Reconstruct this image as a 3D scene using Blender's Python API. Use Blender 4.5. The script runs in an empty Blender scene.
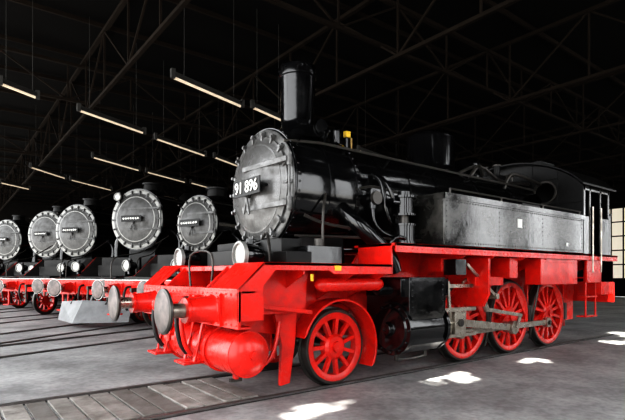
import bpy, bmesh, math, random
from mathutils import Vector, Matrix
random.seed(4)
scene = bpy.context.scene
scene.view_settings.view_transform = 'Standard'
try:
    scene.view_settings.look = 'High Contrast'
except Exception as e:
    print('look', e)

# ------------------------------------------------------------ materials
def mat(name, col, rough=0.5, metal=0.0, coat=0.0, noise=0.0, nscale=6.0, col2=None, bump=0.0, bscale=20.0, rvar=0.0, emis=None, estr=0.0, spec=0.5):
    m = bpy.data.materials.new(name); m.use_nodes = True
    nt = m.node_tree; b = nt.nodes['Principled BSDF']
    b.inputs['Base Color'].default_value = (*col, 1)
    b.inputs['Roughness'].default_value = rough
    b.inputs['Metallic'].default_value = metal
    b.inputs['Specular IOR Level'].default_value = spec
    b.inputs['Coat Weight'].default_value = coat
    b.inputs['Coat Roughness'].default_value = 0.08
    if emis:
        b.inputs['Emission Color'].default_value = (*emis, 1)
        b.inputs['Emission Strength'].default_value = estr
    tc = nt.nodes.new('ShaderNodeTexCoord')
    if noise > 0 or rvar > 0:
        n = nt.nodes.new('ShaderNodeTexNoise'); n.inputs['Scale'].default_value = nscale
        n.inputs['Detail'].default_value = 7; n.inputs['Roughness'].default_value = 0.65
        nt.links.new(tc.outputs['Object'], n.inputs['Vector'])
        r = nt.nodes.new('ShaderNodeValToRGB')
        r.color_ramp.elements[0].position = 0.4; r.color_ramp.elements[1].position = 0.68
        r.color_ramp.elements[0].color = (*col, 1)
        c2 = col2 or tuple(c*0.5 for c in col)
        r.color_ramp.elements[1].color = tuple(col[i]*(1-noise)+c2[i]*noise for i in range(3)) + (1,)
        nt.links.new(n.outputs['Fac'], r.inputs['Fac'])
        nt.links.new(r.outputs['Color'], b.inputs['Base Color'])
        if rvar > 0:
            mr = nt.nodes.new('ShaderNodeMapRange')
            mr.inputs['From Min'].default_value = 0.3; mr.inputs['From Max'].default_value = 0.7
            mr.inputs['To Min'].default_value = max(0.05, rough-rvar); mr.inputs['To Max'].default_value = min(1, rough+rvar)
            nt.links.new(n.outputs['Fac'], mr.inputs['Value']); nt.links.new(mr.outputs['Result'], b.inputs['Roughness'])
    if bump > 0:
        n2 = nt.nodes.new('ShaderNodeTexNoise'); n2.inputs['Scale'].default_value = bscale; n2.inputs['Detail'].default_value = 4
        nt.links.new(tc.outputs['Object'], n2.inputs['Vector'])
        bp = nt.nodes.new('ShaderNodeBump'); bp.inputs['Strength'].default_value = bump; bp.inputs['Distance'].default_value = 0.02
        nt.links.new(n2.outputs['Fac'], bp.inputs['Height']); nt.links.new(bp.outputs['Normal'], b.inputs['Normal'])
    return m

RED = mat('red_paint', (0.66, 0.020, 0.012), 0.28, coat=0.12, noise=0.65, nscale=5, col2=(0.28, 0.010, 0.007), rvar=0.1, spec=0.4)
BLK = mat('black_gloss_paint', (0.003, 0.003, 0.0035), 0.14, coat=0.3, noise=0.5, nscale=4, col2=(0.009, 0.009, 0.009), bump=0.25, bscale=3, rvar=0.08)
MBK = mat('black_matt_paint', (0.003, 0.003, 0.003), 0.38, noise=0.6, nscale=9, col2=(0.012, 0.011, 0.010), spec=0.25)
TNK = mat('tank_worn_black', (0.012, 0.012, 0.011), 0.16, coat=0.4, noise=0.9, nscale=2.0, col2=(0.075, 0.072, 0.066), bump=0.35, bscale=2.2, rvar=0.12)
DOOR = mat('smokebox_sheen_grey', (0.13, 0.13, 0.13), 0.34, metal=0.35, noise=0.85, nscale=6, col2=(0.035, 0.033, 0.03), rvar=0.14, bump=0.2, bscale=14)  # grey base also carries the door's reflected light
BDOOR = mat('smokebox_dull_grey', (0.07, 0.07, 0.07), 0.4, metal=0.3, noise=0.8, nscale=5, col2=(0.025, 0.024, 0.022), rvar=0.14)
SIL = mat('bright_rim', (0.27, 0.27, 0.26), 0.4, metal=0.3, noise=0.6, nscale=7)
STL = mat('bare_steel', (0.42, 0.39, 0.34), 0.32, metal=0.75, noise=0.7, nscale=8, col2=(0.12, 0.09, 0.07), rvar=0.12)
DST = mat('oily_steel', (0.06, 0.055, 0.05), 0.3, metal=0.5, noise=0.5, nscale=8)
BUF = mat('buffer_face_worn', (0.07, 0.062, 0.06), 0.4, metal=0.4, noise=0.8, nscale=7, col2=(0.20, 0.16, 0.15))
GLS = mat('lamp_glass', (0.42, 0.42, 0.40), 0.12, coat=0.6)
WHT = mat('white_paint', (0.7, 0.7, 0.68), 0.5)
YEL = mat('yellow_paint', (0.65, 0.42, 0.02), 0.5)
BRS = mat('brass', (0.3, 0.2, 0.08), 0.35, metal=0.9)
PLW = mat('plough_grey', (0.20, 0.205, 0.21), 0.5, noise=0.6, nscale=3)
HOS = mat('rubber_hose', (0.012, 0.012, 0.012), 0.5)
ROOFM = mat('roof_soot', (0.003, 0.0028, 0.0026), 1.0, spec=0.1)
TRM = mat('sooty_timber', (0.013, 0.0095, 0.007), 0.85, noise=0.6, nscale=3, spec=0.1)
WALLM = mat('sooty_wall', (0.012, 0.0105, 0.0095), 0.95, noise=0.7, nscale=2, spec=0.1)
TUB = mat('fluorescent_tube', (0.62, 0.54, 0.42), 0.5, emis=(1.0, 0.80, 0.60), estr=0.32)
FIX = mat('lamp_housing', (0.015, 0.014, 0.012), 0.7)
RAILM = mat('rail_steel', (0.16, 0.15, 0.145), 0.4, metal=0.5, noise=0.5, nscale=5, col2=(0.05, 0.04, 0.035))
GRV = mat('flangeway_dark', (0.02, 0.019, 0.018), 0.9)
WINM = mat('dirty_window_glow', (0.6, 0.56, 0.48), 0.5, emis=(1.0, 0.90, 0.74), estr=0.45)  # emission on the panes stands for daylight behind the dirty glass

# ------------------------------------------------------------ builder
class Part:
    def __init__(s, name, parent=None, bevel=0.0):
        s.name = name; s.parent = parent; s.bm = bmesh.new(); s.mats = []; s.bevel = bevel
    def mi(s, m):
        if m not in s.mats: s.mats.append(m)
        return s.mats.index(m)
    def face(s, vs, m):
        try:
            f = s.bm.faces.new(vs); f.material_index = s.mi(m); return f
        except ValueError:
            return None
    def box(s, x0, x1, y0, y1, z0, z1, m):
        v = [s.bm.verts.new(p) for p in [(x0,y0,z0),(x1,y0,z0),(x1,y1,z0),(x0,y1,z0),(x0,y0,z1),(x1,y0,z1),(x1,y1,z1),(x0,y1,z1)]]
        for q in [(0,3,2,1),(4,5,6,7),(0,1,5,4),(1,2,6,5),(2,3,7,6),(3,0,4,7)]:
            s.face([v[i] for i in q], m)
    def lathe(s, o, ax, prof, m, seg=32, closed=False):
        o = Vector(o); ax = Vector(ax).normalized()
        up = Vector((0,0,1)) if abs(ax.z) < 0.9 else Vector((1,0,0))
        u = ax.cross(up).normalized(); w = ax.cross(u).normalized()
        rings = []
        for t, r in prof:
            if r < 1e-5: rings.append([s.bm.verts.new(o+ax*t)])
            else: rings.append([s.bm.verts.new(o+ax*t+(u*math.cos(2*math.pi*i/seg)+w*math.sin(2*math.pi*i/seg))*r) for i in range(seg)])
        n = len(rings); rg = range(n if closed else n-1)
        for k in rg:
            a, b = rings[k], rings[(k+1) % n]
            for i in range(seg):
                j = (i+1) % seg
                if len(a) == 1 and len(b) == 1: continue
                if len(a) == 1: s.face([a[0], b[i], b[j]], m)
                elif len(b) == 1: s.face([a[i], b[0], a[j]], m)
                else: s.face([a[i], b[i], b[j], a[j]], m)
    def cyl(s, p0, p1, r, m, seg=24, r1=None):
        p0 = Vector(p0); p1 = Vector(p1); L = (p1-p0).length
        r1 = r if r1 is None else r1
        s.lathe(p0, p1-p0, [(0,0),(0,r),(L,r1),(L,0)], m, seg)
    def bar(s, p0, p1, w, h, m, side=(0,1,0)):
        p0 = Vector(p0); p1 = Vector(p1); d = (p1-p0).normalized(); sd = Vector(side)
        if abs(d.dot(sd)) > 0.95: sd = Vector((1,0,0))
        sd = (sd - d*sd.dot(d)).normalized(); n = d.cross(sd)
        v = []
        for p in (p0, p1):
            for a, b in ((-1,-1),(1,-1),(1,1),(-1,1)):
                v.append(s.bm.verts.new(p+sd*(a*w/2)+n*(b*h/2)))
        for q in [(0,1,2,3),(7,6,5,4),(0,4,5,1),(1,5,6,2),(2,6,7,3),(3,7,4,0)]:
            s.face([v[i] for i in q], m)
    def tube(s, pts, r, m, seg=10, smooth=4):
        pts = [Vector(p) for p in pts]
        if smooth and len(pts) > 2:
            q = []
            P = [pts[0]]+pts+[pts[-1]]
            for i in range(1, len(P)-2):
                for k in range(smooth):
                    t = k/smooth
                    a, b, c, d = P[i-1], P[i], P[i+1], P[i+2]
                    q.append(0.5*((2*b)+(-a+c)*t+(2*a-5*b+4*c-d)*t*t+(-a+3*b-3*c+d)*t**3))
            q.append(pts[-1]); pts = q
        prev = None; n0 = None
        first = None
        for i, p in enumerate(pts):
            d = (pts[min(i+1, len(pts)-1)]-pts[max(i-1, 0)]).normalized()
            if n0 is None:
                up = Vector((0,0,1)) if abs(d.z) < 0.9 else Vector((1,0,0))
                n0 = d.cross(up).normalized()
            n0 = (n0-d*n0.dot(d)).normalized(); b = d.cross(n0)
            ring = [s.bm.verts.new(p+(n0*math.cos(2*math.pi*k/seg)+b*math.sin(2*math.pi*k/seg))*r) for k in range(seg)]
            if prev:
                for k in range(seg): s.face([prev[k], prev[(k+1)%seg], ring[(k+1)%seg], ring[k]], m)
            else: first = ring
            prev = ring
        s.face(first[::-1], m); s.face(prev, m)
    def ext(s, pts, y0, y1, m):
        a = [s.bm.verts.new((x, y0, z)) for x, z in pts]; b = [s.bm.verts.new((x, y1, z)) for x, z in pts]
        s.face(a, m); s.face(b[::-1], m); n = len(pts)
        for i in range(n): s.face([a[i], b[i], b[(i+1)%n], a[(i+1)%n]], m)
    def extx(s, pts, x0, x1, m):
        a = [s.bm.verts.new((x0, y, z)) for y, z in pts]; b = [s.bm.verts.new((x1, y, z)) for y, z in pts]
        s.face(a, m); s.face(b[::-1], m); n = len(pts)
        for i in range(n): s.face([a[i], b[i], b[(i+1)%n], a[(i+1)%n]], m)
    def rivet(s, p, ax, r, m):
        s.lathe(p, ax, [(0, r), (r*0.5, r*0.75), (r*0.75, 0)], m, 6)
    def rivrow(s, p0, p1, n, ax, r, m):
        p0 = Vector(p0); p1 = Vector(p1)
        for i in range(n): s.rivet(p0.lerp(p1, i/(n-1)), ax, r, m)
    def sphere(s, c, r, m, seg=16):
        n = 8
        s.lathe(Vector(c)-Vector((0,0,r)), (0,0,1), [(r-r*math.cos(math.pi*i/n), r*math.sin(math.pi*i/n) if 0 < i < n else 0) for i in range(n+1)], m, seg)
    def done(s, angle=38):
        bmesh.ops.recalc_face_normals(s.bm, faces=s.bm.faces)
        me = bpy.data.meshes.new(s.name); s.bm.to_mesh(me); s.bm.free()
        for m in s.mats: me.materials.append(m)
        me.shade_smooth(); me.set_sharp_from_angle(angle=math.radians(angle))
        ob = bpy.data.objects.new(s.name, me); scene.collection.objects.link(ob)
        if s.parent: ob.parent = s.parent
        if s.bevel > 0:
            md = ob.modifiers.new('bevel', 'BEVEL'); md.width = s.bevel; md.segments = 2; md.limit_method = 'ANGLE'; md.angle_limit = math.radians(50)
            md.harden_normals = False
        return ob

def empty(name, loc=(0,0,0), rz=0):
    e = bpy.data.objects.new(name, None); e.location = loc; e.rotation_euler = (0,0,rz)
    scene.collection.objects.link(e); e.empty_display_size = 0.3
    return e

def wheel(P, cx, R, sd, spokes, crank=None, m=RED, w=0.13, yo=0.80, cw=True):
    o = (cx, sd*yo, R); ax = (0, -sd, 0)
    P.lathe(o, ax, [(0, R-0.045), (0.0, R-0.012), (0.015, R), (w-0.03, R+0.005), (w-0.025, R+0.03), (w, R+0.03), (w, R-0.075), (0.01, R-0.075)], DST, 48, closed=True)
    P.lathe(o, ax, [(0.012, R-0.13), (0.004, R-0.12), (-0.003, R-0.045), (w-0.01, R-0.045), (w-0.01, R-0.13)], m, 48, closed=True)
    hr = 0.17*R/0.5 if R < 0.6 else 0.19
    P.lathe(o, ax, [(-0.05, 0), (-0.05, 0.07), (-0.01, 0.075), (-0.01, hr*0.8), (0.02, hr), (w, hr), (w, 0)], m, 32)
    for i in range(spokes):
        a = 2*math.pi*(i+0.5)/spokes
        c, s_ = math.cos(a), math.sin(a)
        yy = sd*(yo-0.055)
        P.bar((cx+c*hr*0.8, yy, R+s_*hr*0.8), (cx+c*(R-0.12), yy, R+s_*(R-0.12)), 0.06, 0.05 if R < 0.6 else 0.06, m)
    if crank is not None:
        c, s_ = math.cos(crank), math.sin(crank)
        px, pz = cx+c*0.30, R+s_*0.30
        P.bar((cx, sd*(yo-0.03), R), (px, sd*(yo-0.03), pz), 0.10, 0.24, m)
        P.cyl((px, sd*(yo-0.08), pz), (px, sd*(yo+0.03), pz), 0.125, m)
        P.cyl((px, sd*yo, pz), (px, sd*(yo+0.12), pz), 0.05, STL)
        if cw:
            pts = []
            ca = crank+math.pi
            for k in range(13):
                aa = ca-0.62+1.24*k/12; pts.append((cx+math.cos(aa)*(R-0.13), R+math.sin(aa)*(R-0.13)))
            for k in range(13):
                aa = ca+0.62-1.24*k/12; rr = (R-0.13)*math.cos(0.62)/max(0.3, math.cos(aa-ca))
                pts.append((cx+math.cos(aa)*rr*0.97, R+math.sin(aa)*rr*0.97))
            P.ext(pts[:13]+pts[14:25], sd*(yo-0.005), sd*(yo-0.09), m)

def buffer(P, x, y, z, L=0.58, rd=0.235, m=RED, dm=BUF):
    ax = (-1, 0, 0); o = (x, y, z)
    P.box(x-0.03, x, y-0.19, y+0.19, z-0.17, z+0.17, m)
    for a in (-1, 1):
        for b in (-1, 1): P.rivet((x-0.03, y+a*0.15, z+b*0.13), ax, 0.022, m)
    P.lathe(o, ax, [(0.03, 0.165), (0.06, 0.145), (0.30, 0.12), (0.31, 0.135), (0.34, 0.135), (0.345, 0.07)], m, 24)
    P.lathe(o, ax, [(0.34, 0.075), (L-0.06, 0.075), (L-0.045, 0.10)], STL, 20)
    P.lathe(o, ax, [(L-0.05, 0), (L-0.05, rd*0.9), (L-0.035, rd), (L-0.012, rd), (L, rd*0.9)], DST, 40)
    P.lathe(o, ax, [(L, rd*0.9), (L+0.014, rd*0.5), (L+0.018, 0)], dm, 40)

def lamp(P, x, y, z, r=0.14, m=BLK, rim=SIL):
    ax = (-1, 0, 0)
    P.lathe((x, y, z), ax, [(-0.26, 0), (-0.26, r*0.6), (-0.2, r*0.85), (-0.05, r), (0.02, r), (0.02, r*0.9)], m, 28)
    P.lathe((x, y, z), ax, [(0.0, r*1.1), (0.05, r*1.1), (0.055, r*0.93), (0.0, r*0.93)], rim, 28, closed=True)
    P.lathe((x, y, z), ax, [(0.02, r*0.95), (0.045, r*0.6), (0.055, 0)], GLS, 28)
    P.cyl((x+0.1, y, z+r*0.8), (x+0.1, y, z+r*1.35), 0.045, m, 12)
    P.box(x+0.04, x+0.16, y-0.03, y+0.03, z-r*1.6, z-r*0.8, m)

def smokebox_door(P, x, z, R, doorm, rimm, boltm=None):
    boltm = boltm or doorm
    ax = (-1, 0, 0); o = (x, 0, z)
    P.lathe(o, ax, [(-0.02, R*1.06), (0.01, R*1.06), (0.02, R*1.04), (0.02, R*0.9)], rimm, 64)
    n = 8
    prof = [(0.02, R*0.93), (0.05, R*0.925), (0.055, R*0.88)]
    for i in range(n+1):
        r = R*0.87*(1-i/n); prof.append((0.06+0.13*(1-(r/(R*0.87))**2), r if i < n else 0))
    P.lathe(o, ax, prof, doorm, 64)
    P.lathe(o, ax, [(0.045, R*0.80), (0.085, R*0.80), (0.09, R*0.77), (0.05, R*0.77)], rimm, 64, closed=True)
    for i in range(18):
        a = 2*math.pi*i/18
        c, s_ = math.cos(a), math.sin(a)
        P.bar((x-0.05, c*R*0.85, z+s_*R*0.85), (x-0.05, c*R*1.02, z+s_*R*1.02), 0.05, 0.035, boltm, side=(1,0,0))
        P.cyl((x-0.03, c*R*0.97, z+s_*R*0.97), (x-0.09, c*R*0.97, z+s_*R*0.97), 0.022, boltm, 6)
    for dz in (-0.36, 0.36):
        P.bar((x-0.10, -R*1.02, z+dz*R), (x-0.17, R*0.25, z+dz*R), 0.05, 0.06, doorm, side=(1,0,0))
        P.cyl((x-0.07, -R*1.02, z+dz*R-0.08), (x-0.07, -R*1.02, z+dz*R+0.08), 0.035, doorm, 10)
    P.cyl((x-0.07, -R*1.02, z-0.5*R), (x-0.07, -R*1.02, z+0.5*R), 0.018, doorm, 8)
    P.cyl((x-0.17, 0, z-0.08), (x-0.24, 0, z-0.08), 0.055, doorm, 16)
    P.bar((x-0.22, 0, z-0.1), (x-0.22, 0.10, z-0.34), 0.02, 0.03, doorm, side=(1,0,0))
    P.bar((x-0.24, 0, z-0.1), (x-0.24, -0.08, z-0.36), 0.02, 0.03, doorm, side=(1,0,0))

# ================================================================ MAIN LOCO
L = empty('tank_locomotive')
P = Part('boiler', L)
ZB = 2.62; RB = 0.76
P.lathe((0.4, 0, ZB), (1,0,0), [(0, 0), (0, RB), (5.3, RB), (5.3, 0)], BLK, 72)
for bx in (0.95, 1.55, 2.2, 3.4, 4.4):
    P.lathe((bx, 0, ZB), (1,0,0), [(0, RB), (0, RB+0.012), (0.07, RB+0.012), (0.07, RB)], BLK, 72)
P.done()
P = Part('smokebox', L)
P.lathe((-0.66, 0, ZB), (1,0,0), [(0, 0), (0, 0.80), (0.02, 0.815), (1.08, 0.815), (1.08, 0)], BLK, 72)
for bx in (-0.64, -0.1, 0.37):
    P.lathe((bx, 0, ZB), (1,0,0), [(0, 0.81), (0, 0.828), (0.06, 0.828), (0.06, 0.81)], BLK, 72)
for bx in (-0.61, 0.40):
    for i in range(44):
        a = 2*math.pi*i/44; P.rivet((bx, 0.828*math.cos(a), ZB+0.828*math.sin(a)), (0, math.cos(a), math.sin(a)), 0.017, BLK)
P.ext([(-0.45, 1.3), (0.45, 1.3), (0.38, 2.05), (-0.38, 2.05)], -0.5, 0.5, MBK)
P.done()
P = Part('smokebox_door', L)
smokebox_door(P, -0.66, ZB, 0.755, DOOR, DOOR)
P.done()
P = Part('number_plate', L, 0.004)
PY = -0.08
P.box(-0.945, -0.93, PY-0.34, PY+0.34, ZB-0.12, ZB+0.10, MBK)
P.bar((-0.93, PY-0.3, ZB), (-0.80, PY-0.3, ZB), 0.03, 0.03, MBK); P.bar((-0.93, PY+0.3, ZB), (-0.80, PY+0.3, ZB), 0.03, 0.03, MBK)
P.done()
cu = bpy.data.curves.new('plate_digits', 'FONT'); cu.body = "91 896"; cu.size = 0.215; cu.extrude = 0.004; cu.align_x = 'CENTER'; cu.align_y = 'CENTER'; cu.offset = 0.002
cu.materials.append(WHT)
to = bpy.data.objects.new('plate_digits', cu); scene.collection.objects.link(to); to.parent = L
to.matrix_local = Matrix(((0,0,-1,-0.952),(-1,0,0,PY),(0,1,0,ZB-0.01),(0,0,0,1)))

P = Part('chimney', L)
P.lathe((-0.05, 0, 3.36), (0,0,1), [(0, 0.42), (0.05, 0.38), (0.12, 0.29), (0.2, 0.25), (0.3, 0.24), (0.92, 0.26), (0.93, 0.28), (1.04, 0.285), (1.08, 0.27), (1.08, 0.21), (0.5, 0.19)], BLK, 48)
P.done()
P = Part('steam_dome', L)
P.lathe((2.95, 0, 3.28), (0,0,1), [(0, 0.52), (0.06, 0.47), (0.12, 0.43), (0.62, 0.43), (0.68, 0.41), (0.74, 0.33), (0.77, 0.2), (0.78, 0)], BLK, 48)
P.cyl((2.95, 0, 4.05), (2.95, 0, 4.09), 0.10, MBK, 16)
P.done()
P = Part('boiler_top_fittings', L, 0.004)
P.cyl((0.28, -0.12, 3.62), (0.28, 0.35, 3.62), 0.10, BLK); P.cyl((0.28, -0.16, 3.62), (0.28, -0.12, 3.62), 0.12, BLK)
P.box(0.18, 0.38, -0.1, 0.3, 3.38, 3.53, BLK)
P.cyl((0.52, -0.2, 3.35), (0.52, -0.2, 3.58), 0.07, BLK); P.sphere((0.52, -0.2, 3.58), 0.07, BLK)
P.box(0.70, 0.79, -0.22, -0.15, 3.54, 3.63, YEL); P.cyl((0.75, -0.17, 3.33), (0.75, -0.17, 3.54), 0.03, BLK)
P.cyl((1.0, 0, 3.35), (1.0, 0, 3.62), 0.018, BRS, 8)
P.tube([(0.0, -0.55, 3.2), (0.1, -0.5, 3.45), (0.25, -0.35, 3.5), (0.3, -0.2, 3.55)], 0.025, BLK)
P.lathe((4.05, 0, 3.28), (0,0,1), [(0, 0.36), (0.05, 0.31), (0.3, 0.30), (0.4, 0.22), (0.43, 0)], BLK, 32)
for yy in (-0.14, 0.14):
    P.cyl((4.9, yy, 3.3), (4.9, yy, 3.72), 0.06, MBK); P.cyl((4.9, yy, 3.68), (4.9, yy, 3.71), 0.085, DST)
P.box(4.75, 5.05, -0.26, 0.26, 3.3, 3.48, MBK)
P.tube([(3.3, -0.35, 3.3), (3.9, -0.4, 3.5), (4.6, -0.42, 3.3), (5.6, -0.45, 3.35)], 0.03, DST)
P.tube([(4.4, -0.6, 3.1), (4.5, -0.65, 3.35), (4.8, -0.68, 3.4), (5.6, -0.7, 3.3)], 0.03, DST)
P.tube([(3.4, -0.5, 3.15), (3.5, -0.55, 3.35), (3.75, -0.5, 3.45), (4.0, -0.4, 3.35)], 0.035, DST)
for k in range(5):
    P.cyl((5.2, -0.3+0.15*k, 3.33), (5.2, -0.3+0.15*k, 3.55), 0.025, DST, 10)
P.cyl((5.2, -0.36, 3.5), (5.2, 0.38, 3.5), 0.04, DST, 12)
P.done()
P = Part('boiler_pipework', L)
for sd in (-1, 1):
    P.tube([(-0.7, sd*0.60, 3.16), (-0.2, sd*0.66, 3.20), (0.6, sd*0.66, 3.20), (5.5, sd*0.64, 3.18)], 0.02, DST, 8, 2)
    for bx in (-0.5, 0.3, 1.2, 2.1, 3.3, 4.4): P.bar((bx, sd*0.52, 3.1), (bx, sd*0.66, 3.2), 0.03, 0.03, BLK, side=(1,0,0))
    P.tube([(0.75, sd*0.73, 2.9), (0.78, sd*0.88, 2.75), (0.8, sd*0.93, 2.4), (0.95, sd*0.93, 2.15), (1.3, sd*0.93, 2.1)], 0.04, BLK)
    P.tube([(0.15, sd*0.72, 2.35), (0.25, sd*0.98, 2.1), (0.7, sd*1.05, 1.75), (0.85, sd*1.05, 1.5)], 0.11, BLK, 16)
    P.tube([(-0.55, sd*0.84, 2.2), (-0.2, sd*0.9, 2.1), (0.7, sd*0.92, 2.05), (1.35, sd*0.92, 2.05)], 0.022, DST, 8)
    P.tube([(-0.6, sd*0.7, 1.95), (0.3, sd*0.98, 1.95), (1.36, sd*1.1, 1.95)], 0.018, DST, 8)
    P.tube([(-0.3, sd*0.9, 1.6), (-0.3, sd*0.9, 2.2), (-0.2, sd*0.83, 2.5)], 0.02, DST, 8)
    P.cyl((0.55, sd*0.70, 2.50), (0.55, sd*0.98, 2.50), 0.07, BLK); P.cyl((0.55, sd*0.93, 2.36), (0.55, sd*0.93, 2.62), 0.05, BLK)
    P.cyl((0.55, sd*0.98, 2.50), (0.55, sd*1.03, 2.50), 0.09, DST, 16)
    P.tube([(0.55, sd*0.93, 2.36), (0.58, sd*0.95, 2.15), (0.8, sd*1.0, 2.0), (1.36, sd*1.05, 2.0)], 0.03, BLK)
    P.tube([(0.35, sd*0.80, 2.62), (0.6, sd*0.86, 2.68), (0.9, sd*0.88, 2.66), (1.4, sd*0.88, 2.62)], 0.018, DST, 8)
P.done()
P = Part('air_pump', L)
ax_, ay_ = 1.02, -1.08
P.cyl((ax_, ay_, 1.88), (ax_, ay_, 2.16), 0.15, BLK); P.cyl((ax_, ay_, 2.16), (ax_, ay_, 2.28), 0.07, DST)
P.cyl((ax_, ay_, 2.28), (ax_, ay_, 2.56), 0.13, BLK); P.cyl((ax_, ay_, 2.56), (ax_, ay_, 2.62), 0.09, BLK)
for zz in (1.9, 2.15, 2.29, 2.54): P.cyl((ax_, ay_, zz-0.015), (ax_, ay_, zz+0.015), 0.17, BLK)
P.cyl((ax_-0.12, ay_, 2.46), (ax_-0.26, ay_, 2.46), 0.05, BLK, 12)
P.tube([(ax_-0.2, ay_, 2.46), (ax_-0.28, ay_+0.05, 2.7), (ax_-0.25, ay_+0.25, 2.85)], 0.03, BLK)
P.box(ax_-0.12, ax_+0.12, -0.95, -0.72, 2.0, 2.5, BLK)
P.tube([(ax_-0.1, ay_-0.1, 1.95), (ax_-0.3, ay_-0.1, 1.95), (ax_-0.4, ay_, 1.7)], 0.03, BLK)
P.done()

P = Part('side_tanks', L, 0.015)
for sd in (-1, 1):
    ys = sorted((sd*1.50, sd*0.72))
    P.box(1.37, 5.66, ys[0], ys[1], 1.86, 2.57, TNK)
P.done()
P = Part('tank_details', L)
for sd in (-1, 1):
    yo = sd*1.502; n = (0, sd, 0)
    P.box(1.355, 5.68, min(yo, sd*1.515), max(yo, sd*1.515), 2.52, 2.60, TNK)
    P.box(1.355, 1.372, min(sd*1.515, sd*0.85), max(sd*1.515, sd*0.85), 2.52, 2.60, TNK)
    for zz in (1.91, 2.49): P.rivrow((1.43, yo, zz), (5.6, yo, zz), 62, n, 0.012, TNK)
    for xx in (1.42, 2.75, 4.1, 5.6): P.rivrow((xx, yo, 1.91), (xx, yo, 2.49), 9, n, 0.012, TNK)
    for zz in (1.91, 2.49): P.rivrow((1.368, sd*0.86, zz), (1.368, sd*1.47, zz), 9, (-1,0,0), 0.012, TNK)
    P.rivrow((1.368, sd*1.46, 1.91), (1.368, sd*1.46, 2.49), 9, (-1,0,0), 0.012, TNK)
    P.tube([(1.5, yo, 2.66), (3.5, yo, 2.66), (5.55, yo, 2.66)], 0.014, DST, 8, 1)
    for xx in (1.5, 2.8, 4.1, 5.5): P.cyl((xx, yo, 2.55), (xx, yo, 2.67), 0.014, DST, 8)
    P.box(3.7, 4.3, min(sd*1.35, sd*0.95), max(sd*1.35, sd*0.95), 2.57, 2.68, MBK)
    P.box(2.0, 2.35, min(sd*1.3, sd*1.05), max(sd*1.3, sd*1.05), 2.57, 2.66, MBK)
P.box(3.28, 3.40, -1.512, -1.500, 2.22, 2.36, WHT)
P.box(4.95, 5.02, -1.512, -1.500, 1.98, 2.04, WHT)
P.done()

P = Part('running_boards', L, 0.006)
for sd in (-1, 1):
    a, b = sorted((sd*1.42, sd*0.80))
    P.box(-1.50, 0.42, a, b, 1.55, 1.585, RED)
    v0, v1 = sorted((sd*1.42, sd*1.395))
    P.ext([(-1.80, 1.28), (-1.80, 1.31), (-1.50, 1.585), (0.42, 1.585), (0.42, 1.46), (-0.55, 1.46), (-0.62, 1.50), (-1.36, 1.50), (-1.50, 1.34), (-1.50, 0.98), (-1.80, 0.98)], v0, v1, RED)
    P.ext([(-1.80, 1.285), (-1.80, 1.31), (-1.50, 1.585), (-1.50, 1.55)], a, b, RED)
    P.box(0.40, 0.43, a, b, 1.46, 1.86, RED)
    c0, c1 = sorted((sd*1.50, sd*0.72))
    P.box(0.40, 7.3, c0, c1, 1.82, 1.86, RED)
    w0, w1 = sorted((sd*1.50, sd*1.475))
    P.box(0.40, 7.3, w0, w1, 1.74, 1.86, RED)
    for bx in (-0.95, -0.2, 0.35):
        P.extx([(sd*0.62, 1.55), (sd*1.36, 1.55), (sd*1.36, 1.46), (sd*0.62, 1.12)], bx, bx+0.025, RED)
    for bx in (1.9, 2.65, 3.55, 4.3, 5.6, 6.6):
        P.extx([(sd*0.62, 1.82), (sd*1.46, 1.82), (sd*1.46, 1.72), (sd*0.62, 1.38)], bx, bx+0.025, RED)
    P.rivrow((-1.40, sd*1.421, 1.53), (0.38, sd*1.421, 1.53), 22, (0,sd,0), 0.012, RED)
    P.rivrow((0.5, sd*1.501, 1.79), (7.2, sd*1.501, 1.79), 66, (0,sd,0), 0.012, RED)
P.box(-1.50, -0.72, -0.80, 0.80, 1.50, 1.56, RED)
P.box(-1.80, -1.50, -0.80, 0.80, 1.28, 1.31, RED)
P.done()
P = Part('main_frames', L, 0.006)
for sd in (-1, 1):
    y0, y1 = sorted((sd*0.60, sd*0.63))
    arc = [(0.62*math.cos(t), 0.5+0.62*math.sin(t)) for t in [math.radians(d) for d in range(150, 29, -12)]]
    P.ext([(-1.78, 0.85), (-0.75, 0.70), (-0.55, 0.62)] + arc + [(0.6, 0.45), (7.2, 0.45), (7.2, 1.80), (0.6, 1.80), (0.4, 1.55), (-1.5, 1.55), (-1.78, 1.30)], y0, y1, RED)
    g0, g1 = sorted((sd*0.66, sd*0.94))
    arc2o = [(0.64*math.cos(t), 0.5+0.64*math.sin(t)) for t in [math.radians(d) for d in range(165, -31, -9)]]
    arc2i = [(0.61*math.cos(t), 0.5+0.61*math.sin(t)) for t in [math.radians(d) for d in range(-30, 166, 9)]]
    P.ext(arc2o+arc2i, g0, g1, RED)
    q0, q1 = sorted((sd*0.74, sd*0.80))
    P.ext([(-1.02, 1.2), (-0.62, 1.2), (-0.66, 0.62), (-0.74, 0.12), (-0.88, 0.10), (-0.86, 0.6)], q0, q1, RED)
    P.box(-0.9, -0.66, *sorted((sd*0.60, sd*0.80)), 1.0, 1.2, RED)
    P.ext([(-1.36, 1.50), (-0.62, 1.50), (-0.66, 1.06), (-0.80, 1.0), (-1.28, 1.0), (-1.42, 1.15)], *sorted((sd*0.98, sd*1.01)), RED)
    P.ext([(-1.5, 1.1), (-0.62, 0.98), (-0.62, 1.03), (-1.5, 1.15)], *sorted((sd*0.98, sd*1.10)), RED)
P.box(-0.3, 7.1, -0.60, 0.60, 0.95, 1.05, RED)
for bx in (-0.9, 0.9, 2.2, 3.6, 5.0, 6.8): P.box(bx, bx+0.03, -0.6, 0.6, 0.5, 1.5, RED)
P.done()
P = Part('air_reservoirs', L)
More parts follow.
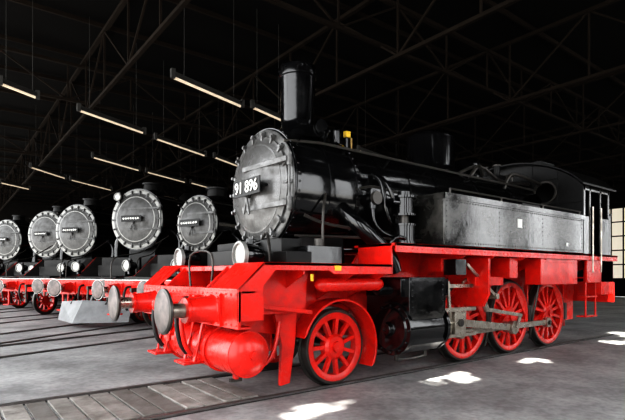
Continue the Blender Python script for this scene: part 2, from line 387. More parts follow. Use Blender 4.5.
def tank(P, p0, p1, r, m, seg=32):
    p0 = Vector(p0); p1 = Vector(p1); l = (p1-p0).length
    P.lathe(p0, p1-p0, [(-0.10, 0), (-0.085, r*0.45), (-0.05, r*0.8), (0, r*0.985), (0.0, r*1.02), (0.03, r*1.02), (0.03, r), (l-0.03, r), (l-0.03, r*1.02), (l, r*1.02), (l, r*0.985), (l+0.05, r*0.8), (l+0.085, r*0.45), (l+0.10, 0)], m, seg)
AX = -1.60
tank(P, (AX, -1.28, 0.62), (AX, 0.60, 0.62), 0.24, RED)
P.cyl((AX, -1.41, 0.62), (AX, -1.36, 0.62), 0.045, RED, 12)
for yy in (-0.75, 0.3):
    P.lathe((AX, yy, 0.62), (0,1,0), [(0, 0.24), (0, 0.26), (0.06, 0.26), (0.06, 0.24)], RED, 32)
    P.box(AX-0.05, AX+0.05, yy, yy+0.06, 0.84, 1.1, RED)
P.cyl((AX, -1.0, 0.45), (AX, -1.0, 0.32), 0.035, RED, 10); P.box(AX-0.07, AX+0.07, -1.02, -0.98, 0.29, 0.33, DST)
P.tube([(AX+0.05, -0.6, 0.45), (AX+0.2, -0.9, 0.38), (AX+0.45, -1.0, 0.5), (AX+0.6, -0.95, 0.9)], 0.025, RED)
tank(P, (-0.50, -1.12, 1.33), (0.45, -1.12, 1.33), 0.085, RED, 20)
tank(P, (-0.50, 1.12, 1.33), (0.45, 1.12, 1.33), 0.085, RED, 20)
P.done()
P = Part('buffer_beam', L, 0.006)
P.box(-1.80, -1.765, -1.42, 1.42, 0.90, 1.29, RED)
P.box(-1.765, -1.60, -1.42, 1.42, 1.26, 1.29, RED)
P.box(-1.765, -1.65, -1.42, 1.42, 0.90, 0.925, RED)
P.rivrow((-1.80, -1.38, 1.25), (-1.80, 1.38, 1.25), 26, (-1,0,0), 0.016, RED)
P.rivrow((-1.80, -1.38, 0.94), (-1.80, 1.38, 0.94), 26, (-1,0,0), 0.016, RED)
for sd in (-1, 1):
    P.box(-2.02, -1.78, *sorted((sd*0.60, sd*0.30)), 0.45, 0.48, RED)
    for yy in (0.58, 0.32): P.bar((-1.78, sd*yy, 0.95), (-1.90, sd*yy, 0.46), 0.05, 0.02, RED)
P.done()
P = Part('buffers', L)
for sd in (-1, 1): buffer(P, -1.80, sd*0.88, 1.08)
P.done()
P = Part('screw_coupling', L)
P.box(-1.86, -1.80, -0.16, 0.16, 0.95, 1.20, RED)
P.bar((-1.8, 0, 1.08), (-2.06, 0, 1.08), 0.05, 0.09, RED)
P.tube([(-2.06, 0, 1.06), (-2.12, 0, 1.04), (-2.14, 0, 1.12), (-2.08, 0, 1.17)], 0.03, RED)
for yy in (-0.07, 0.07): P.tube([(-1.98, yy, 1.08), (-1.99, yy, 0.9), (-1.97, yy, 0.76)], 0.018, RED)
P.cyl((-1.97, -0.12, 0.76), (-1.97, 0.12, 0.76), 0.03, RED, 12); P.cyl((-1.97, 0, 0.86), (-1.96, 0, 0.66), 0.025, RED, 10)
for yy in (-0.38, 0.38, -0.52):
    P.tube([(-1.82, yy, 1.18), (-1.95, yy, 1.16), (-2.02, yy, 0.95), (-1.98, yy, 0.68), (-1.90, yy, 0.55)], 0.026, RED if yy < -0.5 else HOS)
    P.cyl((-1.80, yy, 1.18), (-1.88, yy, 1.18), 0.045, RED, 12)
P.done()
P = Part('head_lamps', L)
lamp(P, -1.42, -0.82, 1.68, 0.14); lamp(P, -1.42, 0.95, 1.68, 0.14)
P.done()
P = Part('front_deck_fittings', L, 0.004)
P.box(-1.25, -0.85, -0.45, 0.45, 1.56, 1.76, MBK)
P.box(-1.3, -1.0, 0.9, 1.3, 1.58, 1.8, MBK)
P.box(-1.10, -0.75, -1.25, -0.98, 1.585, 1.72, MBK)
P.box(-0.7, -0.2, -1.15, -0.88, 1.585, 1.80, BLK)
P.cyl((-0.45, -1.0, 1.80), (-0.45, -1.0, 1.90), 0.06, DST)
P.tube([(-1.6, 0.2, 1.3), (-1.6, 0.2, 1.7), (-1.6, -0.4, 1.7), (-1.6, -0.4, 1.3)], 0.015, DST, 8)
P.tube([(-1.1, -0.2, 1.7), (-0.95, -0.3, 1.85), (-0.7, -0.5, 1.9)], 0.03, BLK)
P.tube([(-0.9, 0.3, 1.75), (-0.8, 0.1, 1.92), (-0.75, -0.6, 1.8)], 0.025, BLK)
P.tube([(-1.1, -0.9, 1.6), (-1.05, -0.8, 1.85), (-0.9, -0.5, 1.98), (-0.75, -0.1, 1.85)], 0.02, DST)
P.box(-0.9, -0.6, -0.85, 0.85, 1.56, 1.90, MBK)
P.box(-0.9, -0.86, -1.43, -1.42, 1.38, 1.46, YEL)
P.box(-0.55, -0.45, -1.43, -1.42, 1.50, 1.56, YEL)
P.done()
P = Part('leading_wheels', L)
for sd in (-1, 1): wheel(P, 0.0, 0.50, sd, 11)
P.cyl((0, -0.8, 0.5), (0, 0.8, 0.5), 0.07, DST)
P.done()
P = Part('driving_wheels', L)
DX = (2.85, 4.28, 5.74); RW = 0.675; CR = math.radians(215)
for cx in DX:
    for sd in (-1, 1): wheel(P, cx, RW, sd, 14, crank=CR if sd < 0 else CR+1.57)
    P.cyl((cx, -0.8, RW), (cx, 0.8, RW), 0.08, DST)
P.done()
P = Part('cylinders', L, 0.008)
for sd in (-1, 1):
    yc = sd*1.14; oy = sd*1.44; iy = sd*0.64
    P.lathe((0.70, yc, 0.72), (1,0,0), [(0, 0.33), (0.80, 0.33)], BLK, 40)
    P.lathe((0.70, yc, 0.72), (-1,0,0), [(-0.04, 0.36), (0.02, 0.36), (0.025, 0.30), (0.05, 0.28), (0.055, 0.10), (0.12, 0.08), (0.13, 0)], BLK, 40)
    P.lathe((1.50, yc, 0.72), (1,0,0), [(-0.04, 0.36), (0.02, 0.36), (0.025, 0.30), (0.10, 0.12), (0.25, 0.09), (0.26, 0)], BLK, 40)
    for i in range(12):
        a = 2*math.pi*i/12; P.cyl((0.70, yc+0.32*math.cos(a), 0.72+0.32*math.sin(a)), (0.655, yc+0.32*math.cos(a), 0.72+0.32*math.sin(a)), 0.02, BLK, 6)
    a0, b0 = sorted((oy, iy))
    P.box(0.72, 1.48, a0, b0, 0.72, 1.42, BLK)
    P.extx([(iy, 0.40), (sd*1.30, 0.40), (oy, 0.52), (oy, 0.75), (iy, 0.75)], 0.73, 1.47, BLK)
    P.box(0.60, 1.60, *sorted((sd*1.40, sd*0.75)), 1.16, 1.40, BLK)
    P.cyl((0.60, sd*1.08, 1.26), (0.48, sd*1.08, 1.26), 0.08, BLK)
    P.rivrow((0.78, oy, 1.37), (1.42, oy, 1.37), 10, (0,sd,0), 0.014, BLK)
    P.rivrow((0.78, oy, 0.80), (0.78, oy, 1.32), 8, (0,sd,0), 0.014, BLK)
    P.rivrow((1.42, oy, 0.80), (1.42, oy, 1.32), 8, (0,sd,0), 0.014, BLK)
    for xx in (0.8, 1.4): P.cyl((xx, yc, 0.40), (xx, yc, 0.28), 0.03, DST, 10)
    P.tube([(0.8, yc, 0.3), (1.1, yc, 0.28), (1.4, yc, 0.3)], 0.015, DST, 8)
P.done()
P = Part('valve_gear', L, 0.003)
for sd in (-1, 1):
    cr = CR if sd < 0 else CR+1.57
    yc = sd*1.14; y1 = sd*0.87; y2 = sd*0.97
    cx, cz = math.cos(cr)*0.30, RW+math.sin(cr)*0.30
    P.bar((DX[0]+cx, y1, cz), (DX[2]+cx, y1, cz), 0.05, 0.10, STL)
    for d in DX: P.cyl((d+cx, sd*0.83, cz), (d+cx, sd*0.93, cz), 0.10, STL, 20); P.cyl((d+cx, sd*0.93, cz), (d+cx, sd*0.96, cz), 0.045, DST, 12)
    P.bar((1.55, yc, 0.92), (2.60, yc, 0.92), 0.09, 0.06, STL); P.bar((1.55, yc, 0.52), (2.60, yc, 0.52), 0.09, 0.05, STL)
    xc = 2.15
    P.cyl((1.6, yc, 0.72), (xc, yc, 0.72), 0.04, STL, 14)
    P.box(xc-0.13, xc+0.15, *sorted((yc-0.07, yc+0.07)), 0.55, 0.89, STL)
    P.cyl((xc, yc-0.10, 0.72), (xc, yc+0.10, 0.72), 0.06, DST, 14)
    P.bar((xc, y2+sd*0.05, 0.72), (DX[1]+cx, y2, cz), 0.05, 0.12, STL)
    P.cyl((DX[1]+cx, sd*0.94, cz), (DX[1]+cx, sd*1.04, cz), 0.12, STL, 20)
    ex, ez = DX[1]+cx+0.12, cz+0.22
    P.bar((DX[1]+cx, sd*1.06, cz), (ex, sd*1.06, ez), 0.03, 0.07, STL)
    lx, lz = 2.95, 1.20
    P.bar((ex, sd*1.09, ez), (lx+0.08, sd*1.09, lz-0.32), 0.03, 0.06, STL)
    P.tube([(lx+0.10, sd*1.09, lz-0.34), (lx, sd*1.09, lz-0.15), (lx-0.03, sd*1.09, lz), (lx, sd*1.09, lz+0.15), (lx+0.08, sd*1.09, lz+0.28)], 0.05, STL, 8)
    P.cyl((lx-0.03, sd*1.0, lz), (lx-0.03, sd*1.18, lz), 0.06, STL, 14)
    P.bar((lx, sd*1.12, lz+0.08), (1.9, sd*1.12, 1.28), 0.03, 0.06, STL)
    P.bar((1.92, sd*1.15, 1.36), (2.0, sd*1.15, 0.55), 0.03, 0.055, STL)
    P.bar((2.0, sd*1.15, 0.57), (xc+0.03, sd*1.15, 0.62), 0.03, 0.05, STL)
    P.cyl((1.55, sd*1.08, 1.26), (1.95, sd*1.08, 1.26), 0.03, STL, 12)
    P.bar((lx+0.05, sd*1.0, 1.6), (2.5, sd*1.0, 1.32), 0.03, 0.05, STL)
    P.bar((2.3, sd*1.22, 1.62), (3.1, sd*1.22, 1.10), 0.03, 0.05, STL)
    P.cyl((3.1, sd*1.1, 1.10), (3.1, sd*1.26, 1.10), 0.05, STL, 12)
    P.extx([(sd*0.62, 0.95), (sd*1.30, 0.95), (sd*1.40, 1.15), (sd*1.40, 1.72), (sd*0.62, 1.72)], 2.60, 2.66, RED)
    P.box(2.5, 3.3, *sorted((sd*1.20, sd*1.24)), 1.28, 1.42, RED)
    P.box(1.7, 2.3, *sorted((sd*0.95, sd*1.2)), 1.50, 1.70, RED)
    P.box(1.75, 2.0, *sorted((sd*1.20, sd*1.42)), 1.45, 1.68, BLK)
    P.tube([(3.6, sd*0.95, 1.7), (3.6, sd*0.95, 1.3), (3.5, sd*0.85, 0.6), (3.48, sd*0.78, 0.2)], 0.02, DST, 8)
    P.tube([(5.05, sd*0.95, 1.7), (5.05, sd*0.95, 1.3), (5.0, sd*0.85, 0.6), (5.0, sd*0.78, 0.2)], 0.02, DST, 8)
    for bx in (3.56, 4.99, 6.50):
        P.bar((bx, sd*0.72, 1.25), (bx+0.02, sd*0.72, 0.35), 0.06, 0.05, RED)
        P.box(bx-0.07, bx+0.03, *sorted((sd*0.67, sd*0.80)), 0.5, 0.85, DST)
P.done()
P = Part('under_tank_boxes', L, 0.008)
for sd in (-1, 1):
    P.box(4.15, 5.55, *sorted((sd*1.15, sd*1.44)), 1.28, 1.74, RED)
    P.rivrow((4.2, sd*1.442, 1.68), (5.5, sd*1.442, 1.68), 14, (0,sd,0), 0.012, RED)
    P.box(3.3, 3.55, *sorted((sd*1.0, sd*1.35)), 1.4, 1.74, RED)
    P.box(6.05, 6.10, *sorted((sd*1.36, sd*1.38)), 0.60, 1.74, RED); P.box(6.5, 6.55, *sorted((sd*1.36, sd*1.38)), 0.60, 1.74, RED)
    for zz in (0.60, 1.0, 1.38): P.box(6.05, 6.55, *sorted((sd*1.20, sd*1.40)), zz, zz+0.03, RED)
    P.box(5.95, 7.2, *sorted((sd*1.40, sd*1.45)), 1.30, 1.74, RED)
    P.box(6.60, 7.2, *sorted((sd*1.10, sd*1.45)), 1.05, 1.74, RED)
P.box(5.2, 6.7, -0.5, 0.5, 0.35, 0.95, MBK)
P.done()
P = Part('cab', L, 0.006)
def arcroof(w, ze, zt, n=14):
    return [(-w+2*w*i/n, ze+(zt-ze)*(1-((-w+2*w*i/n)/w)**2)**0.8) for i in range(n+1)]
ar = arcroof(1.50, 3.18, 3.80)
def wall_with_windows(P, x0, x1, m):
    hy0, hy1, hz0, hz1 = 0.50, 1.02, 2.87, 3.39
    def top(y): return 3.18+(3.80-3.18)*(1-(y/1.5)**2)**0.8
    P.box(x0, x1, -1.5, 1.5, 1.86, hz0, m)
    for s_ in (-1, 1):
        ys = [1.02+(0.48)*i/8 for i in range(9)]
        P.extx([(s_*1.02, hz0)]+[(s_*y, top(min(y, 1.4999))) for y in ys]+[(s_*1.5, hz0)], x0, x1, m)
        ys = [0.50+0.52*i/6 for i in range(7)]
        P.extx([(s_*0.50, hz1)]+[(s_*y, top(y)) for y in ys]+[(s_*1.02, hz1)], x0, x1, m)
        cy, cz, rr = 0.76, 3.13, 0.22
        for q in range(4):
            sx = (1, -1, -1, 1)[q]; sz = (1, 1, -1, -1)[q]
            pts = [(cy+sx*0.26, cz+sz*0.26), (cy+sx*0.26, cz)]
            pts += [(cy+sx*rr*math.cos(t), cz+sz*rr*math.sin(t)) for t in [math.pi/2*k/8 for k in range(9)]]
            pts += [(cy, cz+sz*0.26)]
            P.extx([(s_*a, b) for a, b in pts], x0, x1, m)
        P.lathe((x0, s_*cy, cz), (-1,0,0), [(-0.01, 0.20), (0.03, 0.20), (0.03, 0.25), (0, 0.25)], DST, 32, closed=True)
    ys = [-0.50+1.0*i/10 for i in range(11)]
    P.extx([(-0.5, hz0)]+[(y, top(y)) for y in ys]+[(0.5, hz0)], x0, x1, m)
wall_with_windows(P, 5.66, 5.70, MBK)
wall_with_windows(P, 6.85, 6.89, MBK)
for sd in (-1, 1):
    a, b = sorted((sd*1.50, sd*1.47))
    P.box(5.68, 6.00, a, b, 1.86, 2.60, TNK); P.box(5.68, 5.76, a, b, 2.60, 3.20, TNK); P.box(5.94, 6.00, a, b, 2.60, 3.20, TNK)
    P.box(6.42, 6.87, a, b, 1.86, 2.60, TNK); P.box(6.80, 6.87, a, b, 2.60, 3.20, TNK)
    P.box(6.42, 6.48, a, b, 2.60, 3.20, TNK); P.box(5.68, 6.87, a, b, 3.10, 3.22, TNK)
    for xx in (6.02, 6.40): P.cyl((xx, sd*1.53, 1.5), (xx, sd*1.53, 2.8), 0.016, STL, 8)
ro = [(y*1.06, z+0.03) for y, z in ar]; ri = [(y*1.06, z-0.01) for y, z in ar][::-1]
P.extx(ro+ri, 5.45, 7.0, MBK)
P.box(6.0, 6.6, -0.5, 0.5, 3.78, 3.90, MBK)
P.box(5.7, 6.85, -1.47, 1.47, 1.80, 1.86, MBK)
P.done(30)
P = Part('coal_bunker', L, 0.01)
P.box(6.89, 7.35, -1.35, 1.35, 1.86, 2.75, TNK)
P.box(6.87, 7.37, -1.37, 1.37, 2.72, 2.77, MBK)
P.box(7.32, 7.37, -1.42, 1.42, 0.86, 1.30, RED); P.box(7.0, 7.32, -0.6, 0.6, 1.0, 1.8, RED)
P.done()

# ================================================================ BACKGROUND LOCOS
def bg_loco(loc, ang, R=0.95, zc=3.05, doorm=BDOOR, rimm=SIL, plough=False, toplamp=False):
    E = empty('steam_locomotive', loc, ang)
    P = Part('boiler', E)
    P.lathe((0, 0, zc), (1,0,0), [(0, 0), (0, R), (1.9, R), (1.9, R*0.93), (9.0, R*0.93), (9.0, 0)], BLK, 48)
    P.lathe((0.03, 0, zc), (1,0,0), [(0, R), (0, R+0.02), (0.07, R+0.02), (0.07, R)], BLK, 48)
    P.lathe((0.8, 0, zc+R*0.95), (0,0,1), [(0, 0.42), (0.1, 0.3), (0.30, 0.28), (0.31, 0.33), (0.36, 0.33), (0.36, 0.22)], MBK, 28)
    for dx in (3.2, 5.0): P.lathe((dx, 0, zc+R*0.85), (0,0,1), [(0, 0.45), (0.35, 0.40), (0.5, 0.25), (0.53, 0)], MBK, 28)
    P.ext([(0.2, 1.4), (1.5, 1.4), (1.4, zc-R*0.8), (0.3, zc-R*0.8)], -0.5, 0.5, MBK)
    P.done()
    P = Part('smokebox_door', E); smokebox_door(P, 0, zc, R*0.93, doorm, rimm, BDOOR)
    P.box(-0.30, -0.28, -0.38, 0.38, zc-0.10, zc+0.10, MBK)
    P.rivrow((-0.305, -0.28, zc), (-0.305, 0.28, zc), 7, (-1,0,0), 0.04, WHT)
    P.done()
    P = Part('front_end', E)
    P.box(-1.9, -1.86, -1.45, 1.45, 0.88, 1.32, RED); P.box(-1.905, -1.87, -1.46, 1.46, 1.31, 1.33, WHT)
    for sd in (-1, 1):
        buffer(P, -1.9, sd*0.88, 1.08, 0.62, 0.24, RED, BUF)
        P.lathe((-1.9, sd*0.88, 1.08), (-1,0,0), [(0.585, 0.22), (0.585, 0.248), (0.605, 0.248), (0.605, 0.22)], WHT, 32, closed=True)
        lamp(P, -1.6, sd*0.95, 1.70, 0.14)
        P.ext([(-1.9, 1.30), (-1.9, 1.34), (-1.0, 1.42), (-0.2, 2.05), (9.5, 2.05), (9.5, 1.93), (-0.15, 1.93), (-0.95, 1.32)], *sorted((sd*1.45, sd*0.7)), MBK)
        P.ext([(-1.9, 1.25), (-1.9, 1.34), (-1.0, 1.42), (-0.2, 2.05), (9.5, 2.05), (9.5, 1.98), (-0.15, 1.98), (-0.95, 1.35)], *sorted((sd*1.47, sd*1.45)), RED)
        P.ext([(-1.8, 0.9), (8, 0.6), (8, 1.4), (-1.8, 1.3)], *sorted((sd*0.6, sd*0.55)), RED)
        P.cyl((-0.1, sd*1.15, 0.85), (0.9, sd*1.15, 0.85), 0.40, BLK, 32); P.cyl((-0.16, sd*1.15, 0.85), (-0.1, sd*1.15, 0.85), 0.43, DST, 32)
        P.cyl((-0.25, sd*1.15, 1.50), (1.05, sd*1.15, 1.50), 0.22, BLK, 24); P.cyl((-0.3, sd*1.15, 1.50), (-0.25, sd*1.15, 1.50), 0.24, DST, 24)
        P.box(-0.05, 0.85, *sorted((sd*0.7, sd*1.45)), 0.85, 1.55, BLK)
        P.bar((-1.7, sd*1.35, 1.0), (-1.7, sd*1.35, 0.4), 0.05, 0.05, RED); P.box(-1.85, -1.55, *sorted((sd*1.2, sd*1.45)), 0.38, 0.42, RED)
        P.tube([(-1.8, sd*1.35, 1.35), (-1.7, sd*1.35, 1.9), (-0.9, sd*1.25, 2.1), (-0.1, sd*1.05, 2.6)], 0.016, DST, 6)
        P.tube([(-0.1, sd*R*0.82, zc+R*0.7), (9, sd*R*0.82, zc+R*0.65)], 0.02, DST, 6, 0)
        P.tube([(0.6, sd*0.85, zc-0.3), (0.6, sd*1.25, zc-0.7), (0.5, sd*1.15, 1.6)], 0.10, BLK, 12)
        P.cyl((1.8, sd*1.1, 2.05), (1.8, sd*1.1, 2.9), 0.17, BLK, 20)
    if toplamp: lamp(P, -0.15, 0.62, zc+R*0.75, 0.12)
    for yy in (-0.4, 0.4): P.tube([(-1.9, yy, 1.15), (-2.05, yy, 1.1), (-2.1, yy, 0.8), (-2.0, yy, 0.55)], 0.03, HOS, 8)
    P.bar((-1.9, 0, 1.08), (-2.2, 0, 1.08), 0.07, 0.10, DST); P.tube([(-2.15, 0, 1.05), (-2.18, 0, 0.8), (-2.15, 0, 0.5)], 0.03, DST, 8)
    P.box(-1.2, -0.6, -0.5, 0.5, 1.42, 1.75, MBK)
    P.box(-0.8, -0.7, -0.7, 0.7, 1.4, 2.0, MBK)
    P.box(-1.86, -0.3, -0.7, 0.7, 1.30, 1.40, MBK)
    P.done()
    if plough:
        P = Part('snow_plough', E)
        for sd in (-1, 1):
            v = [P.bm.verts.new(p) for p in [(-2.75, 0, 0.12), (-2.0, sd*1.25, 0.12), (-1.85, sd*1.25, 0.66), (-2.35, 0, 0.74),
                                              (-2.70, 0, 0.12), (-1.95, sd*1.23, 0.12), (-1.80, sd*1.23, 0.66), (-2.30, 0, 0.74)]]
            for q in [(0,1,2,3),(7,6,5,4),(0,4,5,1),(1,5,6,2),(2,6,7,3),(3,7,4,0)]: P.face([v[i] for i in q], PLW)
            P.bar((-1.9, sd*0.6, 0.9), (-2.15, sd*0.6, 0.6), 0.06, 0.06, MBK)
        P.done()
    P = Part('wheels', E)
    for sd in (-1, 1):
        wheel(P, -0.75, 0.5, sd, 10, m=RED)
        for k in range(4): wheel(P, 2.2+1.65*k, 0.75, sd, 14, crank=CR, m=RED)
        P.bar((1.95, sd*0.9, 0.58), (6.9, sd*0.9, 0.58), 0.05, 0.10, STL)
        P.bar((1.0, sd*1.0, 0.85), (3.6, sd*1.0, 0.58), 0.05, 0.12, STL)
    P.done()
    P = Part('cab', E)
    P.box(9.0, 9.05, -1.5, 1.5, 1.9, 3.5, MBK)
    for sd in (-1, 1): P.box(9.0, 11.0, *sorted((sd*1.5, sd*1.46)), 1.6, 2.9, MBK); P.box(9.0, 9.4, *sorted((sd*1.5, sd*1.46)), 2.9, 3.5, MBK); P.box(10.6, 11.0, *sorted((sd*1.5, sd*1.46)), 2.9, 3.5, MBK)
    ar2 = arcroof(1.55, 3.45, 4.0)
    P.extx(ar2+[(y, z-0.05) for y, z in ar2][::-1], 8.8, 11.4, MBK)
    P.box(8.5, 11.0, -1.4, 1.4, 1.3, 1.65, RED)
    P.done()
    return E

CAM = Vector((-4.126, -5.65, 1.45)); F = 480.0
TH = math.radians(52.4); dv = Vector((math.cos(TH), math.sin(TH), 0)); rv = Vector((math.sin(TH), -math.cos(TH), 0))
def at(px, depth, z=0.0):
    p = CAM+dv*depth+rv*((px-312.5)/F*depth); return (p.x, p.y, z)
specs = [(197, 13.6, 20, 0.80, 2.90, False, False), (137, 15.8, 35, 1.0, 3.28, True, True), (76, 18.4, 34, 1.0, 3.15, False, False), (46, 21.8, 35, 1.05, 3.3, False, False), (6, 25.2, 36, 1.05, 3.3, False, False)]
tracks = []
for px, dep, an, R, zc, pl, tl in specs:
    p = at(px, dep); a = math.radians(an)
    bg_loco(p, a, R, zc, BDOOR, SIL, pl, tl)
    tracks.append((p, a))

# ================================================================ GROUND / TRACKS
def plane_mat_concrete():
    m = bpy.data.materials.new('worn_concrete'); m.use_nodes = True; nt = m.node_tree; b = nt.nodes['Principled BSDF']
    tc = nt.nodes.new('ShaderNodeTexCoord')
    n = nt.nodes.new('ShaderNodeTexNoise'); n.inputs['Scale'].default_value = 0.7; n.inputs['Detail'].default_value = 10; n.inputs['Roughness'].default_value = 0.65
    n2 = nt.nodes.new('ShaderNodeTexNoise'); n2.inputs['Scale'].default_value = 14; n2.inputs['Detail'].default_value = 6
    nt.links.new(tc.outputs['Object'], n.inputs['Vector']); nt.links.new(tc.outputs['Object'], n2.inputs['Vector'])
    r = nt.nodes.new('ShaderNodeValToRGB'); r.color_ramp.elements[0].position = 0.36; r.color_ramp.elements[1].position = 0.62
    r.color_ramp.elements[0].color = (0.20, 0.20, 0.20, 1); r.color_ramp.elements[1].color = (0.42, 0.42, 0.42, 1)
    nt.links.new(n.outputs['Fac'], r.inputs['Fac'])
    mx = nt.nodes.new('ShaderNodeMixRGB'); mx.blend_type = 'MULTIPLY'; mx.inputs['Fac'].default_value = 0.5
    r2 = nt.nodes.new('ShaderNodeValToRGB'); r2.color_ramp.elements[0].position = 0.35; r2.color_ramp.elements[1].position = 0.62
    r2.color_ramp.elements[0].color = (0.5, 0.5, 0.5, 1); r2.color_ramp.elements[1].color = (1, 1, 1, 1)
    nt.links.new(n2.outputs['Fac'], r2.inputs['Fac'])
    nt.links.new(r.outputs['Color'], mx.inputs['Color1']); nt.links.new(r2.outputs['Color'], mx.inputs['Color2'])
    nt.links.new(mx.outputs['Color'], b.inputs['Base Color']); b.inputs['Roughness'].default_value = 0.62
    bp = nt.nodes.new('ShaderNodeBump'); bp.inputs['Strength'].default_value = 0.3; bp.inputs['Distance'].default_value = 0.01
    nt.links.new(n2.outputs['Fac'], bp.inputs['Height']); nt.links.new(bp.outputs['Normal'], b.inputs['Normal'])
    return m
CON = plane_mat_concrete()
P = Part('floor'); P.box(-70, 45, -70, 50, -0.3, -0.03, CON); P.done()

WOODS = [mat('weathered_plank_%d' % i, (0.23*k, 0.22*k, 0.205*k), 0.75, noise=0.8, nscale=3, col2=(0.08, 0.07, 0.06), bump=0.5, bscale=12) for i, k in enumerate((1.0, 0.7, 1.25))]
def track(loc, ang, x0, x1):
    E = empty('railway_track', loc, ang)
    P = Part('rails', E)
    for sd in (-1, 1):
        P.box(x0, x1, *sorted((sd*0.72, sd*0.79)), -0.06, -0.002, RAILM)
        P.box(x0, x1, *sorted((sd*0.65, sd*0.72)), -0.06, -0.024, GRV)
        P.box(x0, x1, *sorted((sd*0.79, sd*0.81)), -0.06, -0.024, GRV)
    P.done()
track((0, 0, 0), 0, -28, 9)
for p, a in tracks: track((p[0], p[1], 0), a, -12, 12)
P = Part('timber_crossing', None, 0.006)
x = -16.0
while x < -1.3:
    w = 0.235+random.uniform(-0.012, 0.012)
    P.box(x, x+w-0.024, -0.645, 0.645, -0.05, -0.006+random.uniform(-0.008, 0.005), random.choice(WOODS))
    x += w
P.done()

# ================================================================ BUILDING
sun_holes = []  # roof openings added so the sun falls in ragged patches on the floor
SD = Vector((0.30, 0.35, -1.0))
RZ = 7.6
def sun_patch(x, y, w, h, n=9):
    cx, cy = x-SD.x*RZ, y-SD.y*RZ
    for i in range(n):
        a = cx+random.gauss(0, w*0.30); b = cy+random.gauss(0, h*0.30)
        u = random.uniform(0.12, 0.34)*w; v = random.uniform(0.18, 0.45)*h
        sun_holes.append((a-u/2, a+u/2, b-v/2, b+v/2))
sun_patch(-0.95, -1.50, 0.85, 0.40, 11); sun_patch(1.75, -1.45, 0.85, 0.5, 14); sun_patch(3.95, -1.35, 0.8, 0.35, 7); sun_patch(7.9, -1.6, 1.6, 0.7, 12); sun_patch(9.8, -1.5, 2.0, 1.2, 14)
X0, X1, Y0, Y1 = -7.0, 32.0, -9.0, 42.0
xs = sorted({X0, X1} | {v for h in sun_holes for v in h[:2]}); ys = sorted({Y0, Y1} | {v for h in sun_holes for v in h[2:]})
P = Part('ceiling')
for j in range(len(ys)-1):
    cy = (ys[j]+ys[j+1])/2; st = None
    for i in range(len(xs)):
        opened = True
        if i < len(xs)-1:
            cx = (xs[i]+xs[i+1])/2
            opened = any(h[0] < cx < h[1] and h[2] < cy < h[3] for h in sun_holes)
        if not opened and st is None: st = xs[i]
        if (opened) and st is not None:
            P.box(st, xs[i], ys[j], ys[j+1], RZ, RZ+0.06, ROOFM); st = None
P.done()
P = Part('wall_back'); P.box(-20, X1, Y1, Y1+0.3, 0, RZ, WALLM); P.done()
P = Part('unseen_wall_front')  # unseen wall with openings, added for contrast and window-shaped highlights
x = X0
while x < X1:
    P.box(x, x+1.6, Y0-0.3, Y0, 0, 6.6, WALLM); x += 4.6
P.box(X0, X1, Y0-0.3, Y0, 6.6, RZ, WALLM); P.box(X0, X1, Y0-0.3, Y0, -0.03, 1.4, WALLM)
P.done()
P = Part('wall_right')
P.box(X1, X1+0.3, Y0, Y1, 0, 1.2, WALLM); P.box(X1, X1+0.3, Y0, Y1, 6.0, RZ, WALLM)
wy = []
y = Y0
while y < Y1:
    P.box(X1, X1+0.3, y, y+1.6, 1.2, 6.0, WALLM); wy.append((y+1.6, y+4.6)); y += 4.6
P.done()
for k, (a, b) in enumerate(wy):
    if b > Y1: continue
    P = Part('window_%d' % (k+1))
    P.box(X1+0.12, X1+0.15, a, b, 1.2, 6.0, WINM)
    for i in range(5): P.box(X1+0.05, X1+0.2, a+(b-a)*i/4-0.04, a+(b-a)*i/4+0.04, 1.2, 6.0, TRM)
    for i in range(6): P.box(X1+0.05, X1+0.2, a, b, 1.2+4.8*i/5-0.04, 1.2+4.8*i/5+0.04, TRM)
    P.done()
def truss(p0, p1, zb=5.9, zt=7.4, n=10):
    P = Part('roof_truss')
    p0 = Vector(p0); p1 = Vector(p1)
    a = lambda t, z: (p0.x+(p1.x-p0.x)*t, p0.y+(p1.y-p0.y)*t, z)
    P.bar(a(0, zb), a(1, zb), 0.07, 0.08, TRM, side=(0,0,1)); P.bar(a(0, zt), a(1, zt), 0.08, 0.10, TRM, side=(0,0,1))
    for i in range(n):
        t0, t1 = i/n, (i+1)/n
        P.bar(a(t0, zb), a(t0, zt), 0.04, 0.04, TRM)
        if i % 2: P.bar(a(t0, zb), a(t1, zt), 0.04, 0.04, TRM)
        else: P.bar(a(t0, zt), a(t1, zb), 0.04, 0.04, TRM)
    P.done()
for i in range(8):
    x = -1+4.2*i
    truss((x, -8.5, 0), (x, 41, 0), n=26)
for j in range(4):
    y = 1.5+7.5*j
    truss((-6.5, y, 0), (31, y, 0), 6.3, 7.3, n=22)
P = Part('roof_purlins')
for i in range(24):
    P.bar((-6.8, -8+2.1*i, 7.5), (31.8, -8+2.1*i, 7.5), 0.06, 0.10, TRM)
P.done()
for i, (x, y) in enumerate([(29, 12), (22, 25), (12, 33), (2, 36), (-6, 36), (29, 20)]):
    P = Part('support_column'); P.box(x-0.15, x+0.15, y-0.15, y+0.15, -0.03, 5.85, TRM); P.box(x-0.25, x+0.25, y-0.25, y+0.25, -0.03, 0.5, TRM); P.box(x-0.8, x+0.8, y-0.08, y+0.08, 5.7, 5.85, TRM); P.done()

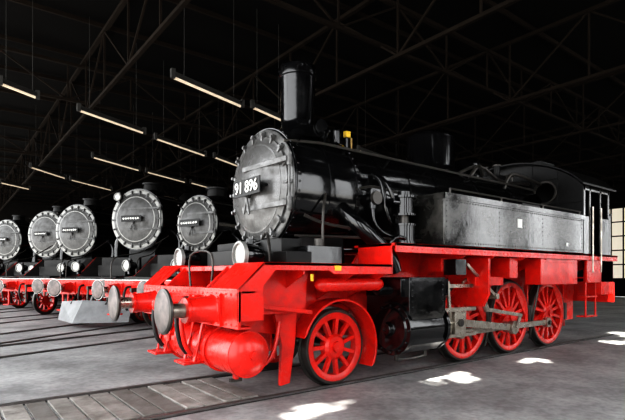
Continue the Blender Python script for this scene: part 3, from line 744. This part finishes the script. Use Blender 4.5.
HZ = 5.35
def gp(px, py):
    dep = (HZ-1.45)*F/(275-py); q = at(px, dep); return Vector((q[0], q[1], HZ))
for (a, b, c, d) in [(0,80,38,95), (78,107,145,131), (172,73,243,104), (155,136,206,154), (252,104,283,118), (92,155,140,169), (30,165,66,177), (70,178,112,189), (146,170,186,181), (214,155,240,165), (358,148,402,163), (190,181,222,190), (0,181,30,188)]:
    p0, p1 = gp(a, b), gp(c, d)
    dirv = (p1-p0).normalized(); ln = (p1-p0).length
    E = empty('ceiling_lamp', (p0+p1)/2)
    P = Part('tube_fixture', E)
    h = dirv*ln/2
    P.bar(-h, h, 0.09, 0.06, FIX, side=(0,0,1))
    sdv = dirv.cross(Vector((0,0,1)))
    P.cyl(-h*0.97+Vector((0,0,-0.055))-sdv*0.03, h*0.97+Vector((0,0,-0.055))-sdv*0.03, 0.032, TUB, 10)
    for s_ in (-0.98, 0.98):
        P.bar(h*s_+Vector((0,0,-0.09)), h*s_+Vector((0,0,0.09)), 0.08, 0.08, FIX)
    for s_ in (-0.7, 0.7): P.cyl(h*s_+Vector((0,0,0.03)), h*s_+Vector((0,0,RZ-HZ)), 0.006, FIX, 6)
    P.done()

# ================================================================ LIGHT
w = bpy.data.worlds.new('world'); scene.world = w; w.use_nodes = True
bg = w.node_tree.nodes['Background']; bg.inputs['Color'].default_value = (0.97, 0.985, 1.0, 1); bg.inputs['Strength'].default_value = 4.3
s = bpy.data.lights.new('sun', 'SUN'); s.energy = 28.0; s.angle = math.radians(1.2); s.color = (1.0, 0.96, 0.88)
so = bpy.data.objects.new('sun', s); scene.collection.objects.link(so); so.rotation_euler = SD.to_track_quat('-Z', 'Y').to_euler(); so.location = (-5, -6, 15)

# ================================================================ CAMERA
cd = bpy.data.cameras.new('camera'); cam = bpy.data.objects.new('camera', cd); scene.collection.objects.link(cam)
cd.sensor_width = 36; cd.lens = 36*F/625; cd.shift_y = 65/625.0
cam.location = CAM
cam.rotation_euler = (math.radians(90), 0, TH-math.radians(90))
cd.clip_end = 300
scene.camera = cam
